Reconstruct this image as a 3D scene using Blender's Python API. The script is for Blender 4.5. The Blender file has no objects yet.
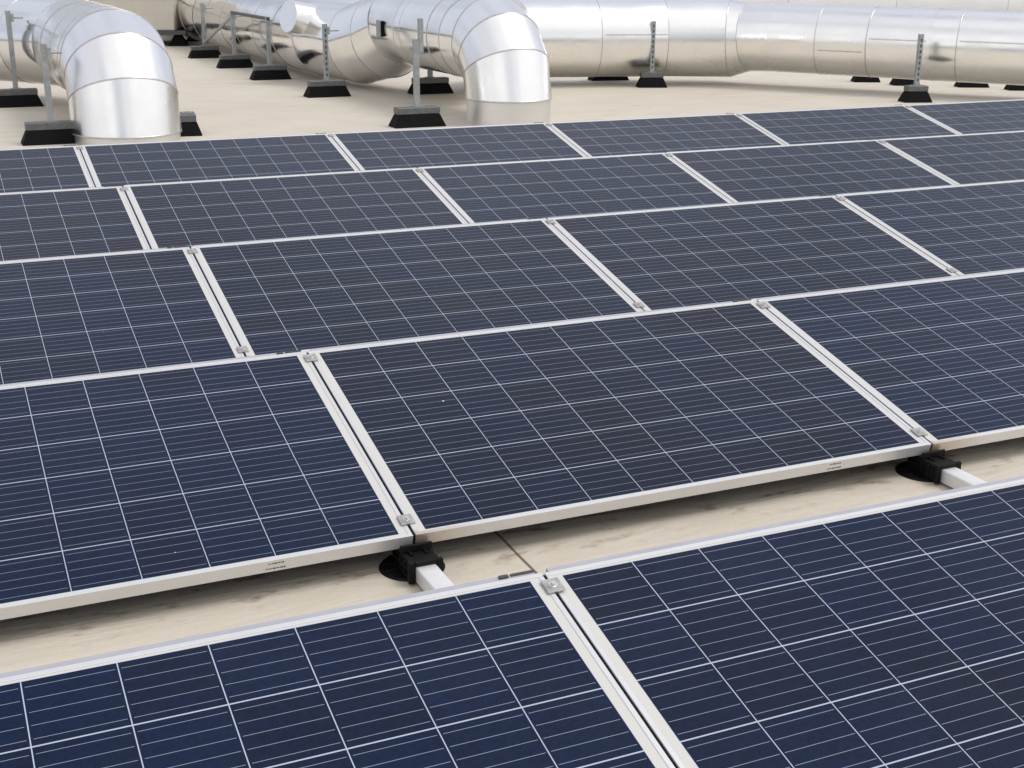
import bpy, bmesh, math, random
from mathutils import Vector, Matrix
R = math.radians
random.seed(7)
scene = bpy.context.scene
COL = scene.collection

# ------------------------------------------------------------------ camera
cam = bpy.data.objects.new('camera', bpy.data.cameras.new('camera'))
COL.objects.link(cam)
cam.data.sensor_width = 36.0
cam.data.lens = 46.665
cam.data.clip_start = 0.05
cam.data.clip_end = 2000
CAM = Vector((-1.04693, -2.92107, 1.50308))
rot = (Matrix.Rotation(-0.423278, 4, 'Z') @ Matrix.Rotation(1.258764, 4, 'X') @ Matrix.Rotation(0.005468, 4, 'Z'))
cam.matrix_world = Matrix.Translation(CAM) @ rot
scene.camera = cam

# ------------------------------------------------------------------ light
SUN_EL, SUN_AZ = R(60), R(112)          # azimuth measured from +Y towards +X
world = bpy.data.worlds.new('World')
scene.world = world
world.use_nodes = True
wt = world.node_tree
wt.nodes.clear()
wo = wt.nodes.new('ShaderNodeOutputWorld')
bg = wt.nodes.new('ShaderNodeBackground')
sky = wt.nodes.new('ShaderNodeTexSky')
sky.sky_type = 'NISHITA'
sky.sun_disc = False
sky.sun_elevation = SUN_EL
sky.sun_rotation = SUN_AZ
sky.air_density = 1.0
sky.dust_density = 3.0
# a veil of cloud: most of the blue is washed out, a few thin blue openings stay
hsv = wt.nodes.new('ShaderNodeHueSaturation')
hsv.inputs['Saturation'].default_value = 0.45
hsv.inputs['Value'].default_value = 1.0
tc = wt.nodes.new('ShaderNodeTexCoord')
cl = wt.nodes.new('ShaderNodeTexNoise')
cl.inputs['Scale'].default_value = 2.2
cl.inputs['Detail'].default_value = 4
cr = wt.nodes.new('ShaderNodeMapRange')
cr.inputs['From Min'].default_value = 0.34
cr.inputs['From Max'].default_value = 0.52
cr.inputs['To Min'].default_value = 0.0
cr.inputs['To Max'].default_value = 0.95
mx = wt.nodes.new('ShaderNodeMix')
mx.data_type = 'RGBA'
# the overcast is brightest on the sun's side, behind the viewer, and dimmer ahead
sepw = wt.nodes.new('ShaderNodeSeparateXYZ')
wt.links.new(tc.outputs['Generated'], sepw.inputs[0])
gr = wt.nodes.new('ShaderNodeMapRange')
gr.inputs['From Min'].default_value = -0.45
gr.inputs['From Max'].default_value = 0.55
wt.links.new(sepw.outputs[1], gr.inputs['Value'])
cw = wt.nodes.new('ShaderNodeMix')
cw.data_type = 'RGBA'
cw.inputs['A'].default_value = (8.3, 8.2, 8.2, 1)
cw.inputs['B'].default_value = (5.3, 5.55, 6.35, 1)
wt.links.new(gr.outputs['Result'], cw.inputs['Factor'])
wt.links.new(cw.outputs['Result'], mx.inputs['B'])
wt.links.new(sky.outputs['Color'], hsv.inputs['Color'])
wt.links.new(tc.outputs['Generated'], cl.inputs['Vector'])
wt.links.new(cl.outputs['Fac'], cr.inputs['Value'])
wt.links.new(cr.outputs['Result'], mx.inputs['Factor'])
wt.links.new(hsv.outputs['Color'], mx.inputs['A'])
wt.links.new(mx.outputs['Result'], bg.inputs['Color'])
bg.inputs['Strength'].default_value = 0.12
wt.links.new(bg.outputs['Background'], wo.inputs['Surface'])

sun = bpy.data.objects.new('sun', bpy.data.lights.new('sun', 'SUN'))
COL.objects.link(sun)
sun.data.energy = 1.15
sun.data.angle = R(24)
sun.data.color = (1.0, 0.96, 0.90)
sd = Vector((math.sin(SUN_AZ) * math.cos(SUN_EL), math.cos(SUN_AZ) * math.cos(SUN_EL), math.sin(SUN_EL)))
sun.rotation_euler = sd.to_track_quat('Z', 'Y').to_euler()
sun.location = (0, 0, 30)

scene.view_settings.view_transform = 'Standard'
scene.view_settings.look = 'None'
scene.view_settings.gamma = 1.0
scene.view_settings.use_curve_mapping = False
scene.view_settings.exposure = 0.16

# ------------------------------------------------------------------ node helpers
class NB:
    """tiny helper to wire a material"""
    def __init__(s, name):
        s.m = bpy.data.materials.new(name)
        s.m.use_nodes = True
        s.t = s.m.node_tree
        s.t.nodes.clear()
        s.out = s.t.nodes.new('ShaderNodeOutputMaterial')
        s.b = s.t.nodes.new('ShaderNodeBsdfPrincipled')
        s.link(s.b.outputs[0], s.out.inputs['Surface'])
    def link(s, a, b):
        s.t.links.new(a, b)
    def node(s, kind, **kw):
        n = s.t.nodes.new(kind)
        for k, v in kw.items():
            setattr(n, k, v)
        return n
    def put(s, sock, v):
        if hasattr(v, 'is_linked') or isinstance(v, bpy.types.NodeSocket):
            s.link(v, sock)
        else:
            sock.default_value = v
    def math(s, op, a, b=0.0, c=None):
        n = s.node('ShaderNodeMath', operation=op)
        s.put(n.inputs[0], a)
        s.put(n.inputs[1], b)
        if c is not None:
            s.put(n.inputs[2], c)
        return n.outputs[0]
    def mix(s, f, a, b):
        n = s.node('ShaderNodeMix', data_type='RGBA')
        s.put(n.inputs['Factor'], f)
        s.put(n.inputs['A'], a)
        s.put(n.inputs['B'], b)
        return n.outputs['Result']
    def coord(s, kind='Object'):
        return s.node('ShaderNodeTexCoord').outputs[kind]
    def mapping(s, v, scale=(1, 1, 1), loc=(0, 0, 0), rz=0):
        n = s.node('ShaderNodeMapping')
        s.link(v, n.inputs['Vector'])
        n.inputs['Scale'].default_value = scale
        n.inputs['Location'].default_value = loc
        n.inputs['Rotation'].default_value = (0, 0, rz)
        return n.outputs[0]
    def noise(s, v, scale, detail=4, rough=0.55, dist=0.0):
        n = s.node('ShaderNodeTexNoise')
        s.link(v, n.inputs['Vector'])
        n.inputs['Scale'].default_value = scale
        n.inputs['Detail'].default_value = detail
        n.inputs['Roughness'].default_value = rough
        n.inputs['Distortion'].default_value = dist
        return n.outputs['Fac']
    def ramp(s, v, a, b, lo=0.0, hi=1.0):
        n = s.node('ShaderNodeMapRange')
        n.clamp = True
        s.put(n.inputs['Value'], v)
        n.inputs['From Min'].default_value = a
        n.inputs['From Max'].default_value = b
        n.inputs['To Min'].default_value = lo
        n.inputs['To Max'].default_value = hi
        return n.outputs[0]
    def bump(s, h, strength, dist):
        n = s.node('ShaderNodeBump')
        n.inputs['Strength'].default_value = strength
        n.inputs['Distance'].default_value = dist
        s.link(h, n.inputs['Height'])
        s.link(n.outputs[0], s.b.inputs['Normal'])
    def set(s, **kw):
        for k, v in kw.items():
            s.put(s.b.inputs[k.replace('_', ' ')], v)

def c4(r, g, b):
    return (r, g, b, 1.0)

# ---- roof membrane
def mat_roof():
    n = NB('roof_membrane')
    p = n.coord('Object')
    big = n.noise(p, 0.35, 5)
    mid = n.noise(n.mapping(p, (1.0, 2.6, 1), rz=R(24)), 1.6, 5, 0.6)
    fine = n.noise(p, 60, 3)
    base = n.mix(n.ramp(big, 0.3, 0.7), c4(0.585, 0.535, 0.45), c4(0.66, 0.61, 0.52))
    base = n.mix(n.ramp(mid, 0.42, 0.74, 0, 0.42), base, c4(0.48, 0.42, 0.34))
    base = n.mix(n.ramp(fine, 0.4, 0.7, 0, 0.12), base, c4(0.42, 0.36, 0.30))
    # welded laps between the sheets of membrane, parallel to the rails
    sep = n.node('ShaderNodeSeparateXYZ')
    n.link(p, sep.inputs[0])
    wob = n.math('MULTIPLY', n.math('SUBTRACT', n.noise(p, 1.5, 2), 0.5), 0.03)
    x = n.math('ADD', n.math('ADD', sep.outputs[0], wob), 50 * 1.9 - 0.280)
    fx = n.math('ABSOLUTE', n.math('SUBTRACT', n.math('MODULO', n.math('ADD', x, 0.95), 1.9), 0.95))
    lap = n.math('LESS_THAN', fx, 0.0045)
    # rusty drip marks and puddle rims
    st = n.noise(n.mapping(p, (1.3, 2.4, 1)), 3.1, 6, 0.62, 0.6)
    rust = n.ramp(st, 0.64, 0.78, 0, 0.6)
    base = n.mix(rust, base, c4(0.30, 0.20, 0.125))
    # run-off from the low panel edge leaves a broken brown line on the membrane
    yy = n.math('ABSOLUTE', n.math('SUBTRACT', sep.outputs[1], 0.07))
    drip = n.math('MULTIPLY', n.ramp(yy, 0.04, 0.16, 1, 0), n.ramp(n.noise(n.mapping(p, (2.2, 5.0, 1)), 2.6, 5, 0.65), 0.555, 0.68, 0, 0.85))
    base = n.mix(drip, base, c4(0.17, 0.105, 0.06))
    spots = n.ramp(n.noise(p, 14, 2), 0.74, 0.80, 0, 0.6)
    base = n.mix(spots, base, c4(0.16, 0.12, 0.09))
    base = n.mix(n.math('MULTIPLY', lap, n.ramp(sep.outputs[1], 0.5, 4.0, 0.85, 0.12)), base, c4(0.13, 0.08, 0.05))
    n.set(Base_Color=base, Roughness=0.62)
    n.b.inputs['Specular IOR Level'].default_value = 0.25
    wr = n.noise(n.mapping(p, (0.7, 3.4, 1), rz=R(24)), 1.6, 4, 0.6, 0.8)
    n.bump(n.math('ADD', wr, n.math('MULTIPLY', fine, 0.05)), 0.38, 0.04)
    return n.m

# ---- photovoltaic laminate, in metres from the panel's low left corner
PL, PW, PITCH, CELL = 1.6625, 0.992, 0.1600, 0.1573
MX, MY = (PL - 10 * PITCH) / 2, (PW - 6 * PITCH) / 2
def mat_cells():
    n = NB('photovoltaic_laminate')
    p = n.coord('Object')
    sep = n.node('ShaderNodeSeparateXYZ')
    n.link(p, sep.inputs[0])
    X, Y = sep.outputs[0], sep.outputs[1]
    gx = n.math('DIVIDE', n.math('SUBTRACT', X, MX), PITCH)
    gy = n.math('DIVIDE', n.math('SUBTRACT', Y, MY), PITCH)
    ix, iy = n.math('FLOOR', gx), n.math('FLOOR', gy)
    fx = n.math('MULTIPLY', n.math('SUBTRACT', gx, ix), PITCH)
    fy = n.math('MULTIPLY', n.math('SUBTRACT', gy, iy), PITCH)
    hx = (PITCH - CELL) / 2
    ax = n.math('ABSOLUTE', n.math('SUBTRACT', fx, PITCH / 2))
    ay = n.math('ABSOLUTE', n.math('SUBTRACT', fy, PITCH / 2))
    incx = n.math('LESS_THAN', ax, CELL / 2 + 0.0003)
    incy = n.math('LESS_THAN', ay, CELL / 2 - 0.0002)
    inx = n.math('LESS_THAN', n.math('ABSOLUTE', n.math('SUBTRACT', gx, 5.0)), 5.0)
    iny = n.math('LESS_THAN', n.math('ABSOLUTE', n.math('SUBTRACT', gy, 3.0)), 3.0)
    cell = n.math('MULTIPLY', n.math('MULTIPLY', incx, incy), n.math('MULTIPLY', inx, iny))
    # five bus bars per cell, along the long side
    bb = n.math('SUBTRACT', n.math('MULTIPLY', n.math('FRACT', n.math('DIVIDE', n.math('SUBTRACT', fy, hx), CELL / 5)), CELL / 5), CELL / 10)
    bus = n.math('LESS_THAN', n.math('ABSOLUTE', bb), 0.00058)
    bus = n.math('MULTIPLY', bus, n.math('LESS_THAN', ax, CELL / 2 - 0.004))
    # cell colour: every cell a little different, every panel too; blue to violet-brown
    oi = n.node('ShaderNodeObjectInfo')
    cv = n.node('ShaderNodeCombineXYZ')
    n.link(ix, cv.inputs[0]); n.link(iy, cv.inputs[1])
    n.link(n.math('MULTIPLY', oi.outputs['Random'], 97.0), cv.inputs[2])
    wn = n.node('ShaderNodeTexWhiteNoise', noise_dimensions='3D')
    n.link(cv.outputs[0], wn.inputs['Vector'])
    tint = n.node('ShaderNodeAttribute', attribute_type='OBJECT', attribute_name='tint')
    slow = n.noise(n.mapping(p, (1, 1, 1)), 1.6, 2)
    hue = n.math('ADD', tint.outputs['Fac'], n.math('ADD', n.math('MULTIPLY', n.math('SUBTRACT', wn.outputs['Value'], 0.5), 0.55), n.math('MULTIPLY', n.math('SUBTRACT', slow, 0.5), 0.9)))
    hue = n.ramp(hue, 0.0, 1.0)
    blue, plum = c4(0.0007, 0.0080, 0.0340), c4(0.0031, 0.0048, 0.0165)
    col = n.mix(hue, blue, plum)
    vor = n.node('ShaderNodeTexVoronoi')
    n.link(n.mapping(p, (1, 1, 1)), vor.inputs['Vector'])
    vor.inputs['Scale'].default_value = 130
    vs = n.node('ShaderNodeSeparateColor')
    n.link(vor.outputs['Color'], vs.inputs[0])
    grain = n.ramp(vs.outputs[0], 0, 1, 0.74, 1.26)
    cg = n.node('ShaderNodeVectorMath', operation='SCALE')
    n.link(col, cg.inputs[0]); n.link(grain, cg.inputs['Scale'])
    col = cg.outputs[0]
    col = n.mix(n.math('MULTIPLY', bus, 0.9), col, c4(0.28, 0.32, 0.40))
    back = n.mix(n.math('MULTIPLY', inx, iny), c4(0.60, 0.59, 0.565), c4(0.44, 0.48, 0.58))
    col = n.mix(cell, back, col)
    # dust film and a few bird-lime specks on the glass
    dust = n.ramp(n.noise(p, 3.5, 5, 0.6), 0.35, 0.75, 0.0, 0.008)
    col = n.mix(dust, col, c4(0.42, 0.40, 0.38))
    v2 = n.node('ShaderNodeTexVoronoi')
    sh = n.node('ShaderNodeCombineXYZ')
    n.link(n.math('MULTIPLY', oi.outputs['Random'], 31.0), sh.inputs[0])
    va = n.node('ShaderNodeVectorMath', operation='ADD')
    n.link(p, va.inputs[0]); n.link(sh.outputs[0], va.inputs[1])
    n.link(va.outputs[0], v2.inputs['Vector'])
    v2.inputs['Scale'].default_value = 6.5
    s2 = n.node('ShaderNodeSeparateColor')
    n.link(v2.outputs['Color'], s2.inputs[0])
    speck = n.math('MULTIPLY', n.math('LESS_THAN', v2.outputs['Distance'], n.ramp(s2.outputs[1], 0, 1, 0.006, 0.034)), n.math('GREATER_THAN', s2.outputs[0], 0.84))
    col = n.mix(n.math('MULTIPLY', speck, 0.75), col, c4(0.7, 0.7, 0.68))
    n.set(Base_Color=col, Roughness=n.ramp(n.noise(p, 2.2, 4), 0.3, 0.7, 0.14, 0.22), IOR=1.45)
    n.b.inputs['Specular IOR Level'].default_value = 0.27
    return n.m

# ---- anodised aluminium frame, with the brown run-off stain at the low left corner
def mat_frame():
    n = NB('anodised_frame')
    p = n.coord('Object')
    sep = n.node('ShaderNodeSeparateXYZ')
    n.link(p, sep.inputs[0])
    X, Y = sep.outputs[0], sep.outputs[1]
    d = n.noise(p, 9, 5, 0.65)
    base = n.mix(n.ramp(d, 0.45, 0.8, 0, 0.35), c4(0.74, 0.745, 0.75), c4(0.60, 0.59, 0.56))
    stain = n.math('MULTIPLY', n.ramp(n.math('ADD', X, n.math('MULTIPLY', d, 0.12)), 0.06, 0.26, 1, 0), n.ramp(Y, 0.010, 0.026, 1, 0))
    base = n.mix(n.math('MULTIPLY', stain, n.ramp(d, 0.3, 0.62, 0.4, 0.85)), base, c4(0.47, 0.33, 0.20))
    n.set(Base_Color=base, Metallic=0.6, Roughness=0.40)
    return n.m

def mat_simple(name, col, rough=0.5, metal=0.0, var=0.2, scale=8, bump=0.0, spec=0.5):
    n = NB(name)
    p = n.coord('Object')
    d = n.noise(p, scale, 5, 0.6)
    lo = tuple(c * (1 - var) for c in col) + (1,)
    hi = tuple(min(1, c * (1 + var * 0.6)) for c in col) + (1,)
    n.set(Base_Color=n.mix(n.ramp(d, 0.3, 0.7), lo, hi), Roughness=n.ramp(d, 0.3, 0.7, rough * 0.85, min(1, rough * 1.15)), Metallic=metal)
    n.b.inputs['Specular IOR Level'].default_value = spec
    if bump:
        n.bump(n.noise(p, scale * 6, 3), bump, 0.004)
    return n.m

# ---- bright rolled aluminium cladding of the ducts
def mat_cladding(name, col, r0, r1, wave):
    n = NB(name)
    p = n.coord('Object')
    w = n.noise(p, 1.7, 0, 0.4)
    f = n.noise(p, 5, 0, 0.5)
    s = n.noise(p, 2.5, 2, 0.5)
    base = n.mix(n.ramp(s, 0.4, 0.75, 0, 0.4), col, tuple(c * 0.88 for c in col[:3]) + (1,))
    n.set(Base_Color=base, Metallic=1.0, Roughness=n.ramp(s, 0.3, 0.7, r0, r1))
    n.bump(w, wave, 0.06)
    return n.m

M = dict(
    roof=mat_roof(), cells=mat_cells(), frame=mat_frame(),
    back=mat_simple('backsheet_white', (0.75, 0.75, 0.75), 0.5),
    steel=mat_simple('stainless_clamp', (0.50, 0.48, 0.46), 0.42, 0.7, 0.25, 40),
    bolt=mat_simple('bolt_steel', (0.75, 0.75, 0.74), 0.25, 0.9, 0.1, 60),
    rail=mat_simple('rail_aluminium', (0.80, 0.80, 0.80), 0.42, 0.35, 0.1, 10),
    lip=mat_simple('deflector_grey', (0.40, 0.40, 0.45), 0.5, 0.0, 0.1, 6),
    plastic=mat_simple('black_plastic', (0.008, 0.008, 0.0085), 0.6, 0.0, 0.3, 20, 0.2, 0.15),
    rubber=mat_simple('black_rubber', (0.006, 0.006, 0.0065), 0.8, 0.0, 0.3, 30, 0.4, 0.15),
    channel=mat_simple('weathered_channel', (0.15, 0.155, 0.155), 0.5, 0.5, 0.25, 20),
    galv=mat_simple('galvanised_steel', (0.36, 0.385, 0.40), 0.45, 0.6, 0.25, 25),
    hole=mat_simple('slot_dark', (0.05, 0.05, 0.05), 0.7),
    clad=mat_cladding('bright_cladding', c4(0.88, 0.88, 0.885), 0.10, 0.18, 0.22),
    clad_w=mat_cladding('mill_cladding', c4(0.92, 0.92, 0.92), 0.20, 0.34, 0.20),
    collar=mat_cladding('dull_collar', c4(0.80, 0.79, 0.77), 0.42, 0.50, 0.05),
    seam=mat_simple('seam_bead', (0.62, 0.61, 0.60), 0.35, 0.9, 0.15, 30),
    ink=mat_simple('printed_ink', (0.07, 0.07, 0.07), 0.6),
    unit=mat_simple('unit_paint', (0.60, 0.56, 0.49), 0.5, 0.0, 0.08, 3),
    dark=mat_simple('dark_steel', (0.09, 0.09, 0.095), 0.5, 0.5, 0.2, 12),
    reflected_wall=mat_simple('reflected_wall_dark', (0.14, 0.14, 0.14), 0.6),
)

# ------------------------------------------------------------------ mesh helpers
def obj(name, bm, mat, parent=None, smooth=False, loc=None):
    me = bpy.data.meshes.new(name)
    bmesh.ops.recalc_face_normals(bm, faces=bm.faces)
    bm.to_mesh(me)
    bm.free()
    if smooth:
        for f in me.polygons:
            f.use_smooth = True
    me.materials.append(M[mat])
    o = bpy.data.objects.new(name, me)
    COL.objects.link(o)
    if parent:
        o.parent = parent
    if loc:
        o.location = loc
    return o

def thing(name, label, cat, loc=(0, 0, 0), rz=0.0, group=None):
    o = bpy.data.objects.new(name, None)
    o.empty_display_size = 0.1
    COL.objects.link(o)
    o.location = loc
    o.rotation_euler = (0, 0, rz)
    o['label'], o['category'] = label, cat
    if group:
        o['group'] = group
    return o

def box(bm, x0, x1, y0, y1, z0, z1, bev=0.0):
    vs = [bm.verts.new((x, y, z)) for z in (z0, z1) for y in (y0, y1) for x in (x0, x1)]
    fs = [bm.faces.new([vs[i] for i in q]) for q in ((0, 1, 3, 2), (4, 6, 7, 5), (0, 4, 5, 1), (2, 3, 7, 6), (0, 2, 6, 4), (1, 5, 7, 3))]
    if bev:
        es = list({e for f in fs for e in f.edges})
        bmesh.ops.bevel(bm, geom=es, offset=bev, segments=1, affect='EDGES')
    return vs

def frustum(bm, a, b, z0, z1, bev=0.0):
    """a, b: (half x, half y) at the bottom and at the top"""
    vs = [bm.verts.new((sx * h[0], sy * h[1], z)) for h, z in ((a, z0), (b, z1)) for sy in (-1, 1) for sx in (-1, 1)]
    fs = [bm.faces.new([vs[i] for i in q]) for q in ((0, 1, 3, 2), (4, 6, 7, 5), (0, 4, 5, 1), (2, 3, 7, 6), (0, 2, 6, 4), (1, 5, 7, 3))]
    if bev:
        bmesh.ops.bevel(bm, geom=list({e for f in fs for e in f.edges}), offset=bev, segments=2, affect='EDGES')

def disc(bm, c, r, z0, z1, n=24, r2=None):
    r2 = r if r2 is None else r2
    a = [bm.verts.new((c[0] + r * math.cos(t), c[1] + r * math.sin(t), z0)) for t in [2 * math.pi * i / n for i in range(n)]]
    b = [bm.verts.new((c[0] + r2 * math.cos(t), c[1] + r2 * math.sin(t), z1)) for t in [2 * math.pi * i / n for i in range(n)]]
    bm.faces.new(a); bm.faces.new(b)
    for i in range(n):
        bm.faces.new((a[i], a[(i + 1) % n], b[(i + 1) % n], b[i]))

def rod(bm, p, q, r, n=10):
    p, q = Vector(p), Vector(q)
    d = (q - p).normalized()
    u = d.orthogonal().normalized()
    v = d.cross(u)
    ra = [bm.verts.new(p + r * (math.cos(t) * u + math.sin(t) * v)) for t in [2 * math.pi * i / n for i in range(n)]]
    rb = [bm.verts.new(q + r * (math.cos(t) * u + math.sin(t) * v)) for t in [2 * math.pi * i / n for i in range(n)]]
    bm.faces.new(ra); bm.faces.new(rb)
    for i in range(n):
        bm.faces.new((ra[i], ra[(i + 1) % n], rb[(i + 1) % n], rb[i]))

def frame_of(d):
    d = d.normalized()
    u = Vector((0, 0, 1)) if abs(d.z) < 0.8 else Vector((0, 1, 0))
    u = (u - u.dot(d) * d).normalized()
    return u, d.cross(u)

def ring(pts, i, j, r, N):
    """ring of the segment pts[i]->pts[i+1] at its end j (i or i+1), cut on the mitre plane"""
    d = (pts[i + 1] - pts[i]).normalized()
    u, v = frame_of(d)
    n = d
    if 0 < j < len(pts) - 1:
        n = ((pts[j] - pts[j - 1]).normalized() + (pts[j + 1] - pts[j]).normalized()).normalized()
    elif abs(d.z) > 0.8:                # the foot of a riser is cut level
        n = Vector((0, 0, 1 if d.z > 0 else -1))
    out = []
    for k in range(N):
        t = 2 * math.pi * k / N
        o = r * (math.cos(t) * u + math.sin(t) * v)
        o = o - d * (o.dot(n) / d.dot(n))
        out.append(pts[j] + o)
    return out

def duct_mesh(bm, pts, rad, N=64, caps=False, rows=6, seg=None, cuts=None):
    """mitred sheet-metal pipe: every segment has vertices of its own so that the joints stay crisp"""
    pts = [Vector(p) for p in pts]
    if not isinstance(rad, (list, tuple)):
        rad = [rad] * len(pts)
    for i in range(*(seg or (0, len(pts) - 1))):
        A, B = ring(pts, i, i, rad[i], N), ring(pts, i, i + 1, rad[i + 1], N)
        d = (pts[i + 1] - pts[i]).normalized()
        fr = [0.0] + [f for (k, f) in (cuts or []) if k == i and 0.02 < f < 0.98] + [1.0]
        jit = random.Random(int(1000 * rad[i]) + 17 * i + len(pts))
        for a, b in zip(fr[:-1], fr[1:]):
            # every sheet is a separate sleeve, rolled a touch wider at one end than at the other
            fl = jit.uniform(-0.010, 0.010) if cuts else 0.0
            prev = None
            for st in range(rows + 1):
                t = a + (b - a) * st / rows
                g = 1 + fl * (st / rows - 0.5)
                cur = []
                for pa, pb in zip(A, B):
                    q = pa.lerp(pb, t)
                    ax = pts[i] + d * (q - pts[i]).dot(d)
                    cur.append(bm.verts.new(ax + (q - ax) * g))
                if prev:
                    for k in range(N):
                        bm.faces.new((prev[k], prev[(k + 1) % N], cur[(k + 1) % N], cur[k]))
                prev = cur
        if caps and i == 0:
            bm.faces.new([bm.verts.new(p) for p in A])
        if caps and i == len(pts) - 2:
            bm.faces.new([bm.verts.new(p) for p in B])

def bead(bm, loop, r=0.006, n=6):
    """a thin half-round bead following a closed loop of points"""
    N = len(loop)
    c = sum(loop, Vector()) / N
    rows = []
    for k in range(N):
        t = (loop[(k + 1) % N] - loop[k - 1]).normalized()
        o = (loop[k] - c)
        o = (o - o.dot(t) * t).normalized()
        w = t.cross(o)
        rows.append([bm.verts.new(loop[k] + r * (math.cos(a) * o * 0.8 + math.sin(a) * w * 1.5)) for a in [2 * math.pi * j / n for j in range(n)]])
    for k in range(N):
        a, b = rows[k], rows[(k + 1) % N]
        for j in range(n):
            bm.faces.new((a[j], a[(j + 1) % n], b[(j + 1) % n], b[j]))

def seam_rings(parent, pts, rad, joints, every=None, r=0.006, N=64):
    def one(loop):
        bm = bmesh.new()
        bead(bm, loop, r)
        obj('seam_band', bm, 'seam', parent, True)
    pts = [Vector(p) for p in pts]
    if not isinstance(rad, (list, tuple)):
        rad = [rad] * len(pts)
    for j in joints:
        i = min(j, len(pts) - 2)
        one(ring(pts, i, j, rad[j] + 0.001, N))
    for (i, fr) in (every or []):
        d = (pts[i + 1] - pts[i]).normalized()
        u, v = frame_of(d)
        c = pts[i].lerp(pts[i + 1], fr)
        rr = rad[i] * (1 - fr) + rad[i + 1] * fr + 0.001
        one([c + rr * (math.cos(t) * u + math.sin(t) * v) for t in [2 * math.pi * k / N for k in range(N)]])

# ------------------------------------------------------------------ the roof
bm = bmesh.new()
for v in ((-260, -260), (260, -260), (260, 260), (-260, 260)):
    bm.verts.new((v[0], v[1], 0))
bm.faces.new(bm.verts)
o = obj('roof_ground', bm, 'roof')
o['kind'] = 'structure'
bm = bmesh.new()
for a in ((-46, 46, -30.4, -30), (-46, -45.6, -30, 64), (45.6, 46, -30, 64), (-46, 46, 64, 64.4)):
    box(bm, a[0], a[1], a[2], a[3], 0.0, 1.7)
o = obj('added_reflected_wall', bm, 'reflected_wall')  # unseen wall, added so the ducts mirror a dark line at the horizon
o['kind'] = 'structure'

# ------------------------------------------------------------------ solar panels
TILT, H0, XP, YP = 0.228822, 0.100, 1.670, 1.70422
OFF = [0.0065, 0.0, -0.0248, -0.0456, -0.0653]
FH = 0.035

def build_panel():
    root = thing('solar_panel', '', 'solar panel', group='solar panels in tilted rows on the flat roof')
    root.rotation_euler = (TILT, 0, 0)
    bm = bmesh.new()
    fw = 0.011
    box(bm, 0, PL, 0, fw, -FH, 0, 0.0008)
    box(bm, 0, PL, PW - fw, PW, -FH, 0, 0.0008)
    for x in (0, PL - fw):
        box(bm, x, x + fw, fw + 0.0004, PW - fw - 0.0004, -FH, -0.0003, 0.0008)
    obj('frame', bm, 'frame', root)
    bm = bmesh.new()
    box(bm, fw, PL - fw, fw, PW - fw, -0.0065, -0.002)
    obj('glass', bm, 'cells', root)
    # rear wind deflector: a lip along the high edge, then a sheet down to the roof
    bm = bmesh.new()
    y0, y1, y2 = PW + 0.003, PW + 0.016, PW + 0.004
    prof = [(y0, -0.004), (y1, -0.004), (y1, -0.012), (y1 - 0.022, -0.30), (y1 - 0.024, -0.30), (y1 - 0.002, -0.012), (y0, -0.006)]
    a = [bm.verts.new((0.012, y, z)) for y, z in prof]
    b = [bm.verts.new((PL - 0.012, y, z)) for y, z in prof]
    bm.faces.new(a); bm.faces.new(b)
    for i in range(len(prof)):
        j = (i + 1) % len(prof)
        bm.faces.new((a[i], a[j], b[j], b[i]))
    d = obj('rear_deflector', bm, 'lip', root)
    bm = bmesh.new()
    box(bm, PL - 0.062, PL - 0.010, PW + 0.0085, PW + 0.0150, -0.0036, -0.0010, 0.0006)
    box(bm, PL - 0.088, PL - 0.068, PW + 0.0065, PW + 0.0145, -0.0036, 0.0005, 0.0006)
    obj('deflector_clip', bm, 'dark', d)
    # two lines of small print on the low edge (type plate, unreadable at this size)
    bm = bmesh.new()
    for row, z in ((0, -0.0105), (1, -0.0255)):
        x = 1.288 - 0.006 * row
        rr = random.Random(3 + row)
        while x < 1.328 + 0.004 * row:
            w = rr.uniform(0.0015, 0.005)
            box(bm, x, x + w, -0.0006, 0.0004, z - rr.uniform(0.0012, 0.0022), z + rr.uniform(0.0010, 0.0022))
            x += w + rr.uniform(0.0008, 0.0025)
    obj('printed_mark', bm, 'ink', root)
    return root

def add_gap_shade(root):  # black strip added between neighbouring frames, stands in for the shade in the gap
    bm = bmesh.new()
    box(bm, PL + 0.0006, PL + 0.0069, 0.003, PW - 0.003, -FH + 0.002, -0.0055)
    obj('gap_shade', bm, 'rubber', root)

def add_clamps(root):
    """two clamps that hold this panel to its right-hand neighbour across the gap"""
    for y in (0.066, 0.944):
        x = PL + 0.00375
        bm = bmesh.new()
        box(bm, x - 0.019, x + 0.019, y - 0.020, y + 0.020, 0.0008, 0.0048, 0.0008)
        box(bm, x - 0.0035, x + 0.0035, y - 0.017, y + 0.017, -0.0050, 0.0006)
        c = obj('clamp', bm, 'steel', root)
        bm = bmesh.new()
        disc(bm, (x, y), 0.0095, 0.0049, 0.0060, 20)
        disc(bm, (x, y), 0.0062, 0.0061, 0.0110, 14, 0.0052)
        obj('bolt', bm, 'bolt', c)

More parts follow.
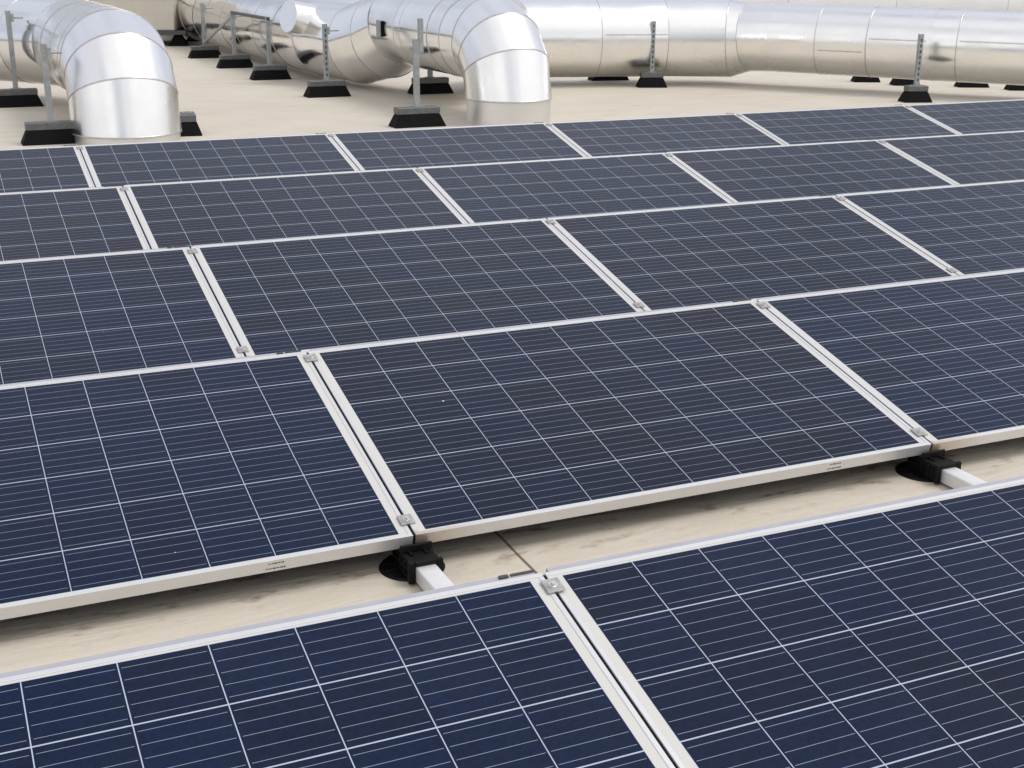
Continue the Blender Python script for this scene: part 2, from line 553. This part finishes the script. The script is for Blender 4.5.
ROWS = {1: (-1, 0), 2: (-1, 1), 3: (-1, 2), 4: (-1, 3), 5: (-1, 4)}
LABELS = {
 (1, -1): 'blue solar panel filling the lower left corner, in the row nearest the viewer',
 (1, 0): 'blue solar panel filling the lower right corner, in the row nearest the viewer',
 (2, -1): 'blue solar panel at left behind the bare roof strip, beside the central panel',
 (2, 0): 'whole violet-blue solar panel in the centre, both bottom corners above black mounting feet',
 (2, 1): 'solar panel with rust-stained corner at right behind the bare strip, cut by the right edge',
 (3, -1): 'cut-off solar panel at left edge, third row from the viewer',
 (3, 0): 'whole solar panel left of centre, left one of two whole panels in the third row',
 (3, 1): 'whole solar panel right of centre, right one of two whole panels in the third row',
 (3, 2): 'cut-off solar panel at right edge, third row from the viewer',
 (4, -1): 'cut-off solar panel at left edge, fourth row from the viewer',
 (4, 0): 'first whole solar panel from the left in the fourth row from the viewer',
 (4, 1): 'second whole solar panel from the left in the fourth row from the viewer',
 (4, 2): 'third whole solar panel from the left in the fourth row from the viewer',
 (4, 3): 'greyish solar panel cut by the right edge, fourth row from the viewer',
 (5, -1): 'cut-off solar panel at left edge of the last row, below the grey duct stand',
 (5, 0): 'solar panel in the last row directly below the left duct elbow',
 (5, 1): 'solar panel in the last row directly below the right duct elbow',
 (5, 2): 'solar panel in the last row just right of the right duct elbow',
 (5, 3): 'solar panel in the last row left of the perforated strut stand at right',
 (5, 4): 'cut-off solar panel at the right edge of the last row, beside the perforated strut stand',
}
proto = build_panel()
used = False
def copy_tree(o, parent=None):
    c = o.copy()
    COL.objects.link(c)
    if parent:
        c.parent = parent
    for ch in o.children:
        copy_tree(ch, c)
    return c
kids = list(proto.children_recursive)
panels = {}
for r in range(1, 6):
    a, b = ROWS[r]
    for s in range(a, b + 1):
        panels[(r, s)] = copy_tree(proto) if used else proto
        used = True
TINT = {(1, -1): 0.05, (1, 0): 0.28, (2, -1): 0.12, (2, 0): 0.66, (2, 1): 0.25, (3, -1): 0.45, (3, 0): 0.70, (3, 1): 0.72, (3, 2): 0.42,
        (4, -1): 0.75, (4, 0): 0.80, (4, 1): 0.50, (4, 2): 0.70, (4, 3): 0.75, (5, -1): 0.7, (5, 0): 0.6, (5, 1): 0.65, (5, 2): 0.7, (5, 3): 0.75, (5, 4): 0.7}
for k, p in panels.items():
    for ch in p.children:
        if ch.name.startswith('glass'):
            ch['tint'] = TINT[k]
for (r, s), p in panels.items():
    jit = random.Random(r * 31 + s)
    p.location = (s * XP + 0.00375 + OFF[r - 1], (r - 2) * YP, H0 + jit.uniform(-0.001, 0.001))
    p.rotation_euler = (TILT + jit.uniform(-0.0012, 0.0012), 0, 0)
    p['label'] = LABELS[(r, s)]
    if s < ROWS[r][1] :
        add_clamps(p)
        add_gap_shade(p)

# ------------------------------------------------------------------ rails and plastic feet under the gap
def rail(x, label):
    bm = bmesh.new()
    w, t = 0.027, 0.003
    y0, y1 = -1.72, 0.05
    outer = [(-w, 0.008), (w, 0.008), (w, 0.050), (-w, 0.050)]
    box(bm, -w, w, y0, y1, 0.008, 0.050, 0.0025)
    o = obj('base_rail', bm, 'rail', None, loc=(x, 0, 0))
    o['label'], o['category'], o['group'] = label, 'rail', 'aluminium rails across the gap between panel rows'
    return o
def foot(x, label):
    t = thing('mounting_foot', label, 'mounting foot', (x, 0, 0), 0, 'black mounting feet of the panels')
    bm = bmesh.new()
    disc(bm, (0, 0.025), 0.086, 0.0005, 0.006, 40, 0.082)
    for k in range(10):
        a = 2 * math.pi * k / 10 + 0.2
        ca, sa = math.cos(a), math.sin(a)
        p, q = Vector((0.035 * ca, 0.025 + 0.035 * sa, 0.008)), Vector((0.078 * ca, 0.025 + 0.078 * sa, 0.0065))
        rod(bm, p, q, 0.0035, 6)
    obj('base', bm, 'plastic', t)
    bm = bmesh.new()                       # sleeve that grips the rail end: two cheeks, a bridge with ribs and a front collar
    box(bm, -0.040, -0.0285, -0.070, 0.060, 0.006, 0.058, 0.002)
    box(bm, 0.0285, 0.040, -0.070, 0.060, 0.006, 0.058, 0.002)
    box(bm, -0.0395, 0.0395, -0.068, 0.058, 0.0515, 0.0595, 0.002)
    for y in (-0.040, -0.010):
        box(bm, -0.045, -0.0402, y - 0.003, y + 0.003, 0.007, 0.054)
        box(bm, 0.0402, 0.045, y - 0.003, y + 0.003, 0.007, 0.054)
    for z in (0.022, 0.040):
        box(bm, -0.0445, -0.0402, -0.066, 0.05, z - 0.002, z + 0.002)
        box(bm, 0.0402, 0.0445, -0.066, 0.05, z - 0.002, z + 0.002)
    box(bm, -0.046, -0.0288, -0.082, -0.0702, 0.006, 0.064, 0.002)
    box(bm, 0.0288, 0.046, -0.082, -0.0702, 0.006, 0.064, 0.002)
    box(bm, -0.0286, 0.0286, -0.082, -0.0702, 0.0515, 0.064, 0.002)
    obj('sleeve', bm, 'plastic', t)
    bm = bmesh.new()                       # upright lip in front of the frames
    box(bm, -0.043, 0.043, -0.012, -0.004, 0.0598, 0.080, 0.002)
    box(bm, -0.0425, 0.0425, -0.0035, 0.055, 0.0598, 0.0655, 0.001)
    for xx in (-0.02, 0.02):
        box(bm, xx - 0.003, xx + 0.003, -0.035, -0.0125, 0.0598, 0.065)
    obj('lip', bm, 'plastic', t)
    return t
rail(0.0, 'short white aluminium rail under the left end of the central panel')
rail(XP, 'white aluminium rail under the rust-stained panel corner at right')
foot(0.0, 'black plastic foot clipped under the seam left of the central panel')
foot(XP, 'black plastic foot clipped under the seam right of the central panel')

# ------------------------------------------------------------------ ducts
def arc(c, plane, r, a0, a1, n):
    """points of an arc; plane gives two unit vectors"""
    u, v = Vector(plane[0]), Vector(plane[1])
    return [Vector(c) + r * (math.cos(R(a)) * u + math.sin(R(a)) * v) for a in [a0 + (a1 - a0) * k / n for k in range(n + 1)]]

def lap(bm, p, q, side, w=0.012, screws=6):
    """longitudinal lap strip with screw heads on the cladding"""
    p, q, side = Vector(p), Vector(q), Vector(side).normalized()
    d = (q - p).normalized()
    up = d.cross(side).normalized()
    vs = [bm.verts.new(pt + up * s * w / 2 + side * h) for pt in (p, q) for s in (-1, 1) for h in (-0.004, 0.004)]
    for f in ((0, 1, 3, 2), (4, 6, 7, 5), (0, 4, 5, 1), (2, 3, 7, 6), (0, 2, 6, 4), (1, 5, 7, 3)):
        bm.faces.new([vs[i] for i in f])
    for k in range(screws):
        c = p.lerp(q, (k + 0.5) / screws)
        rod(bm, c + side * 0.003, c + side * 0.012, 0.009, 8)

# left elbow duct
def elbow_path(rb, zb, z0, angles):
    return [Vector((0, 0, z0))] + [Vector((0, rb - rb * math.cos(R(a)), zb + rb * math.sin(R(a)))) for a in angles]
E1 = Vector((0.63, 8.74, 0)); R1 = 0.447; zb, rb = 0.12, 0.50
d1 = thing('duct', 'bright metal duct with segmented elbow turning down onto the roof at left', 'duct', (E1.x, E1.y, 0), 0, 'insulated metal ducts on the roof')
A = elbow_path(rb, zb, 0.075, (27, 53, 80)) + [Vector((0, 1.2, zb + rb)), Vector((0, 3.0, zb + rb))]
bm = bmesh.new(); duct_mesh(bm, A, R1, seg=(0, 3)); obj('elbow', bm, 'clad_w', d1, True)
bm = bmesh.new(); duct_mesh(bm, A, R1, seg=(3, 5), cuts=[(4, 0.5)])
obj('pipe', bm, 'clad', d1, True)
B = [A[-1], Vector((-0.35, 3.75, zb + rb)), Vector((-2.2, 6.0, zb + rb)), Vector((-5.5, 10.0, zb + rb))]
bm = bmesh.new(); duct_mesh(bm, B, R1); obj('pipe', bm, 'clad', d1, True)
seam_rings(d1, A, R1, (0, 1, 2, 3), [(4, 0.0), (4, 0.5), (4, 0.97), (3, .25)], 0.005)
seam_rings(d1, B, R1, (1, 2), [(1, .35), (1, .7)], 0.005)
bm = bmesh.new()
duct_mesh(bm, [(0, 0, 0.0), (0, 0, 0.09)], R1 - 0.012); obj('collar', bm, 'collar', d1, True)

# right elbow duct
E2 = Vector((4.12, 8.66, 0)); R2 = 0.405; zb2, rb2 = 0.25, 0.50
d2 = thing('duct', 'bright metal duct with segmented elbow and dull collar turning down onto the roof at centre', 'duct', (E2.x, E2.y, 0), 0, 'insulated metal ducts on the roof')
A2 = elbow_path(rb2, zb2, 0.235, (30, 56, 80)) + [Vector((0, 1.1, zb2 + rb2)), Vector((0, 3.0, zb2 + rb2))]
bm = bmesh.new(); duct_mesh(bm, A2, R2, seg=(0, 3)); obj('elbow', bm, 'clad_w', d2, True)
bm = bmesh.new(); duct_mesh(bm, A2, R2, seg=(3, 5), cuts=[(3, .5), (4, 0.42), (4, 0.52)]); obj('pipe', bm, 'clad', d2, True)
seam_rings(d2, A2, R2, (0, 1, 2, 3), [(4, 0.0), (4, 0.42), (4, 0.52), (3, .5)], 0.005)
bm = bmesh.new(); duct_mesh(bm, [(0, 0, 0.0), (0, 0, 0.25)], R2 - 0.010); obj('collar', bm, 'collar', d2, True)
bm = bmesh.new()                                   # access latch box on the side of the pipe
box(bm, -0.445, -0.385, 2.42, 2.52, 0.66, 0.84, 0.004)
h = obj('hatch', bm, 'galv', d2)
bm = bmesh.new(); box(bm, -0.425, -0.392, 2.4155, 2.4195, 0.67, 0.83); obj('opening', bm, 'rubber', h)

# trunk duct: comes from the back and rises into the pipe of the right elbow
RT = 0.47
O3 = Vector((3.95, 13.0, 0))
T = [Vector(p) - O3 for p in ((3.85, 34.0, 0.54), (3.86, 13.6, 0.52), (3.98, 12.55, 0.52), (4.09, 12.0, 0.62), (4.12, 11.60, 0.75))]
TR = [RT, RT, RT, RT, 0.41]
d3 = thing('duct', 'long metal trunk duct running into the background from the round bend at centre', 'duct', O3, 0, 'insulated metal ducts on the roof')
bm = bmesh.new(); duct_mesh(bm, T, TR, rows=4, seg=(0, 1), cuts=[(0, f) for f in (.45, .5, .55, .6, .65, .7, .75, .8, .85, .9, .95)]); obj('pipe', bm, 'clad', d3, True)
bm = bmesh.new(); duct_mesh(bm, T, TR, seg=(1, 4)); obj('elbow', bm, 'clad', d3, True)
seam_rings(d3, T, TR, (1, 2, 3, 4), [(0, f) for f in (.45, .5, .55, .6, .65, .7, .75, .8, .85, .9, .95)], 0.005)
bm = bmesh.new()
duct_mesh(bm, [Vector((-0.68, 0.27, 0.80)), Vector((-0.35, 0.37, 0.74))], 0.19, 40, True); obj('capped_stub', bm, 'clad_w', d3, True)

# branch that leaves behind the centre elbow and bends away to the right
O6 = Vector((6.0, 12.0, 0))
U = [Vector(p) - O6 for p in ((4.25, 10.3, 0.72), (5.1, 11.75, 0.60), (5.7, 12.2, 0.55), (7.55, 11.72, 0.55), (8.32, 11.35, 0.55), (8.45, 11.14, 0.57))]
UR = [0.40, 0.45, 0.46, 0.46, 0.46, 0.40]
d6 = thing('duct', 'thick metal duct right of the centre elbow, ending at the bend into the thinner duct', 'duct', O6, 0, 'insulated metal ducts on the roof')
bm = bmesh.new(); duct_mesh(bm, U, UR, seg=(0, 3), cuts=[(2, .55)]); obj('pipe', bm, 'clad_w', d6, True)
bm = bmesh.new(); duct_mesh(bm, U, UR, seg=(3, 5)); obj('elbow', bm, 'clad_w', d6, True)
seam_rings(d6, U, UR, (1, 2, 3, 4, 5), [(2, .55)], 0.004)

# right duct
RR = 0.40
Q = [Vector(p) for p in ((8.43, 11.17, 0.57), (8.66, 10.83, 0.58), (9.75, 9.30, 0.565), (10.6, 8.20, 0.555), (13.6, 4.3, 0.52))]
O4 = Vector((9.0, 10.2, 0))
d4 = thing('duct', 'smooth bright metal duct running along the right edge above the last panels', 'duct', O4, 0, 'insulated metal ducts on the roof')
Q = [p - O4 for p in Q]
bm = bmesh.new(); duct_mesh(bm, Q, RR, cuts=[(1, .30), (1, .62), (2, .20), (2, .95), (3, .12)]); obj('pipe', bm, 'clad_w', d4, True)
seam_rings(d4, Q, RR, (), [(1, .30), (1, .62), (2, .20), (2, .95), (3, .12)], 0.004)

def lap_on(parent, pts, rad, i, f0, f1, elev, screws, w=0.014):
    d = (pts[i + 1] - pts[i]).normalized()
    h = Vector((d.y, -d.x, 0)).normalized()
    if h.y > 0:
        h = -h
    side = math.cos(R(elev)) * h + math.sin(R(elev)) * Vector((0, 0, 1))
    bm = bmesh.new()
    lap(bm, pts[i].lerp(pts[i + 1], f0) + side * (rad + 0.002), pts[i].lerp(pts[i + 1], f1) + side * (rad + 0.002), side, w, screws)
    obj('lap_seam', bm, 'seam', parent)
lap_on(d4, Q, RR, 1, 0.32, 0.60, -14, 5)
lap_on(d4, Q, RR, 1, 0.64, 0.98, 8, 5)
lap_on(d4, Q, RR, 2, 0.22, 0.93, 10, 5)
lap_on(d6, U, 0.46, 2, 0.57, 0.97, 8, 5)
lap_on(d3, T, RT, 0, 0.951, 0.998, 14, 6)
lap_on(d2, A2, R2, 4, 0.02, 0.40, 12, 5)

# farther right duct
O5 = Vector((13.0, 13.0, 0))
d5 = thing('duct', 'farther metal duct seen along the top right edge, behind the right duct', 'duct', O5, 0, 'insulated metal ducts on the roof')
S = [Vector((9.0, 16.6, 0.80)) - O5, Vector((17.5, 10.4, 0.80)) - O5]
bm = bmesh.new(); duct_mesh(bm, S, 0.45, cuts=[(0, f) for f in (.15, .3, .45, .6, .75, .9)]); obj('pipe', bm, 'collar', d5, True)
seam_rings(d5, S, 0.45, (), [(0, f) for f in (.15, .3, .45, .6, .75, .9)], 0.004)

# ------------------------------------------------------------------ duct stands
SG = 'rubber-footed stands holding the ducts'
def stand(x, y, rz, post_h, label, arm=0.0, slotted=False, w=0.25, top_piece=False):
    t = thing('duct_stand', label, 'duct stand', (x, y, 0), rz, SG)
    bm = bmesh.new(); frustum(bm, (w, 0.11), (w - 0.05, 0.07), 0.0, 0.115, 0.006); obj('rubber_block', bm, 'rubber', t)
    bm = bmesh.new(); box(bm, -w + 0.045, w - 0.045, -0.066, 0.066, 0.1155, 0.175, 0.004); obj('channel', bm, 'channel', t)
    bm = bmesh.new()
    # strut channel: web and two flanges, opening to one side
    box(bm, -0.024, 0.024, -0.022, -0.018, 0.176, post_h)
    box(bm, -0.024, -0.0205, -0.0178, 0.024, 0.176, post_h)
    box(bm, 0.0205, 0.024, -0.0178, 0.024, 0.176, post_h)
    box(bm, -0.05, 0.05, -0.04, 0.04, 0.1755, 0.183)
    nf = len(bm.faces)
    if slotted:
        z = 0.22
        while z < post_h - 0.03:
            box(bm, -0.008, 0.008, -0.0235, -0.0222, z, z + 0.032)
            z += 0.06
        bm.faces.ensure_lookup_table()
        for f in bm.faces[nf:]:
            f.material_index = 1
    p = obj('post', bm, 'galv', t)
    p.data.materials.append(M['hole'])
    if arm:
        bm = bmesh.new()
        rod(bm, (0, 0, post_h - 0.07), (arm, 0, post_h - 0.07), 0.009)
        box(bm, 0.02 if arm > 0 else -0.05, 0.05 if arm > 0 else -0.02, -0.03, 0.03, post_h - 0.11, post_h - 0.03)
        obj('bracket', bm, 'galv', t)
    if top_piece:
        bm = bmesh.new()
        box(bm, 0.026, 0.066, -0.022, 0.022, post_h - 0.12, post_h + 0.18)
        obj('strut_extension', bm, 'galv', t)
    return t
stand(0.00, 11.85, 0, 0.95, 'grey post stand at the far left edge, beside the left duct', 0.14)
stand(0.03, 8.80, 0, 0.80, 'grey post stand in front, left of the left elbow', 0.14)
stand(1.19, 9.00, R(82), 0.19, 'stand with only its black foot visible, right of the left elbow', 0.0, False, 0.2)
s1 = stand(3.20, 17.95, 0, 0.80, 'farthest post stand of the row along the trunk duct', 0.16)
s2 = stand(3.20, 15.95, 0, 0.76, 'post stand where the inclined brace meets the horizontal bar', 0.16)
s3 = stand(3.20, 14.00, 0, 0.76, 'post stand below the capped stub of the trunk duct', 0.16)
stand(3.25, 11.68, 0, 0.78, 'slotted post stand left of the round duct bend', 0.16, True)
stand(3.24, 8.76, 0, 0.78, 'nearest post stand, left of the centre elbow, with bolted extension', 0.0, False, 0.25, True)
stand(4.45, 11.6, 0, 0.42, 'short post stand half hidden behind the nearest centre post', 0.0)
stand(7.17, 12.38, R(-10), 0.45, 'black stand foot peeking out under the trunk duct, left of the perforated post')
stand(7.21, 11.35, R(-20), 0.77, 'perforated strut stand in front of the trunk duct, right of the centre elbow', 0.0, True, 0.18)
stand(10.14, 11.0, R(-24), 0.25, 'low black foot under the right duct, leftmost of the four half-hidden feet', 0.0, False, 0.17)
stand(10.31, 10.45, R(-24), 0.25, 'low black foot under the right duct, just behind the tall perforated strut', 0.0, False, 0.17)
stand(9.07, 8.80, R(-16), 0.72, 'tall perforated strut stand in front of the right duct, just behind the last panels', 0.0, True, 0.16)
stand(10.92, 9.95, R(-24), 0.25, 'thin black foot sliver under the right duct, right of the tall perforated strut', 0.0, False, 0.19)
stand(11.22, 9.42, R(-24), 0.25, 'low black foot under the right duct, at the right edge of the picture', 0.0, False, 0.19)
bm = bmesh.new(); rod(bm, (0, 0.0, 0.22), (0, -2.0, 0.70), 0.022); obj('brace', bm, 'galv', s1)
bm = bmesh.new(); rod(bm, (0, 0.06, 0.74), (0, -1.98, 0.74), 0.022); obj('brace', bm, 'dark', s2)

# ------------------------------------------------------------------ beige unit in the far background
u = thing('ventilation_unit', 'beige box unit on dark base frame at the top left, behind the left elbow', 'ventilation unit', (2.55, 21.1, 0), R(-24))
bm = bmesh.new(); box(bm, -1.6, 0.80, 0, 1.6, 0.262, 0.775, 0.01); obj('housing', bm, 'unit', u)
bm = bmesh.new(); box(bm, -1.62, 0.82, -0.02, 1.63, 0.78, 0.80, 0.004); box(bm, -1.6, 0.80, 0.0, 1.6, 0.805, 1.6, 0.01); obj('upper_casing', bm, 'unit', u)
bm = bmesh.new(); box(bm, -1.7, 1.0, -0.04, 1.64, 0.19, 0.26, 0.005); obj('base_frame', bm, 'dark', u)
for x in (-1.4, 0.82):
    for y in (0.15, 1.45):
        bm = bmesh.new(); frustum(bm, (0.16, 0.12), (0.05, 0.05), 0.0, 0.189)
        f = obj('foot', bm, 'rubber', u, loc=(x, y, 0))
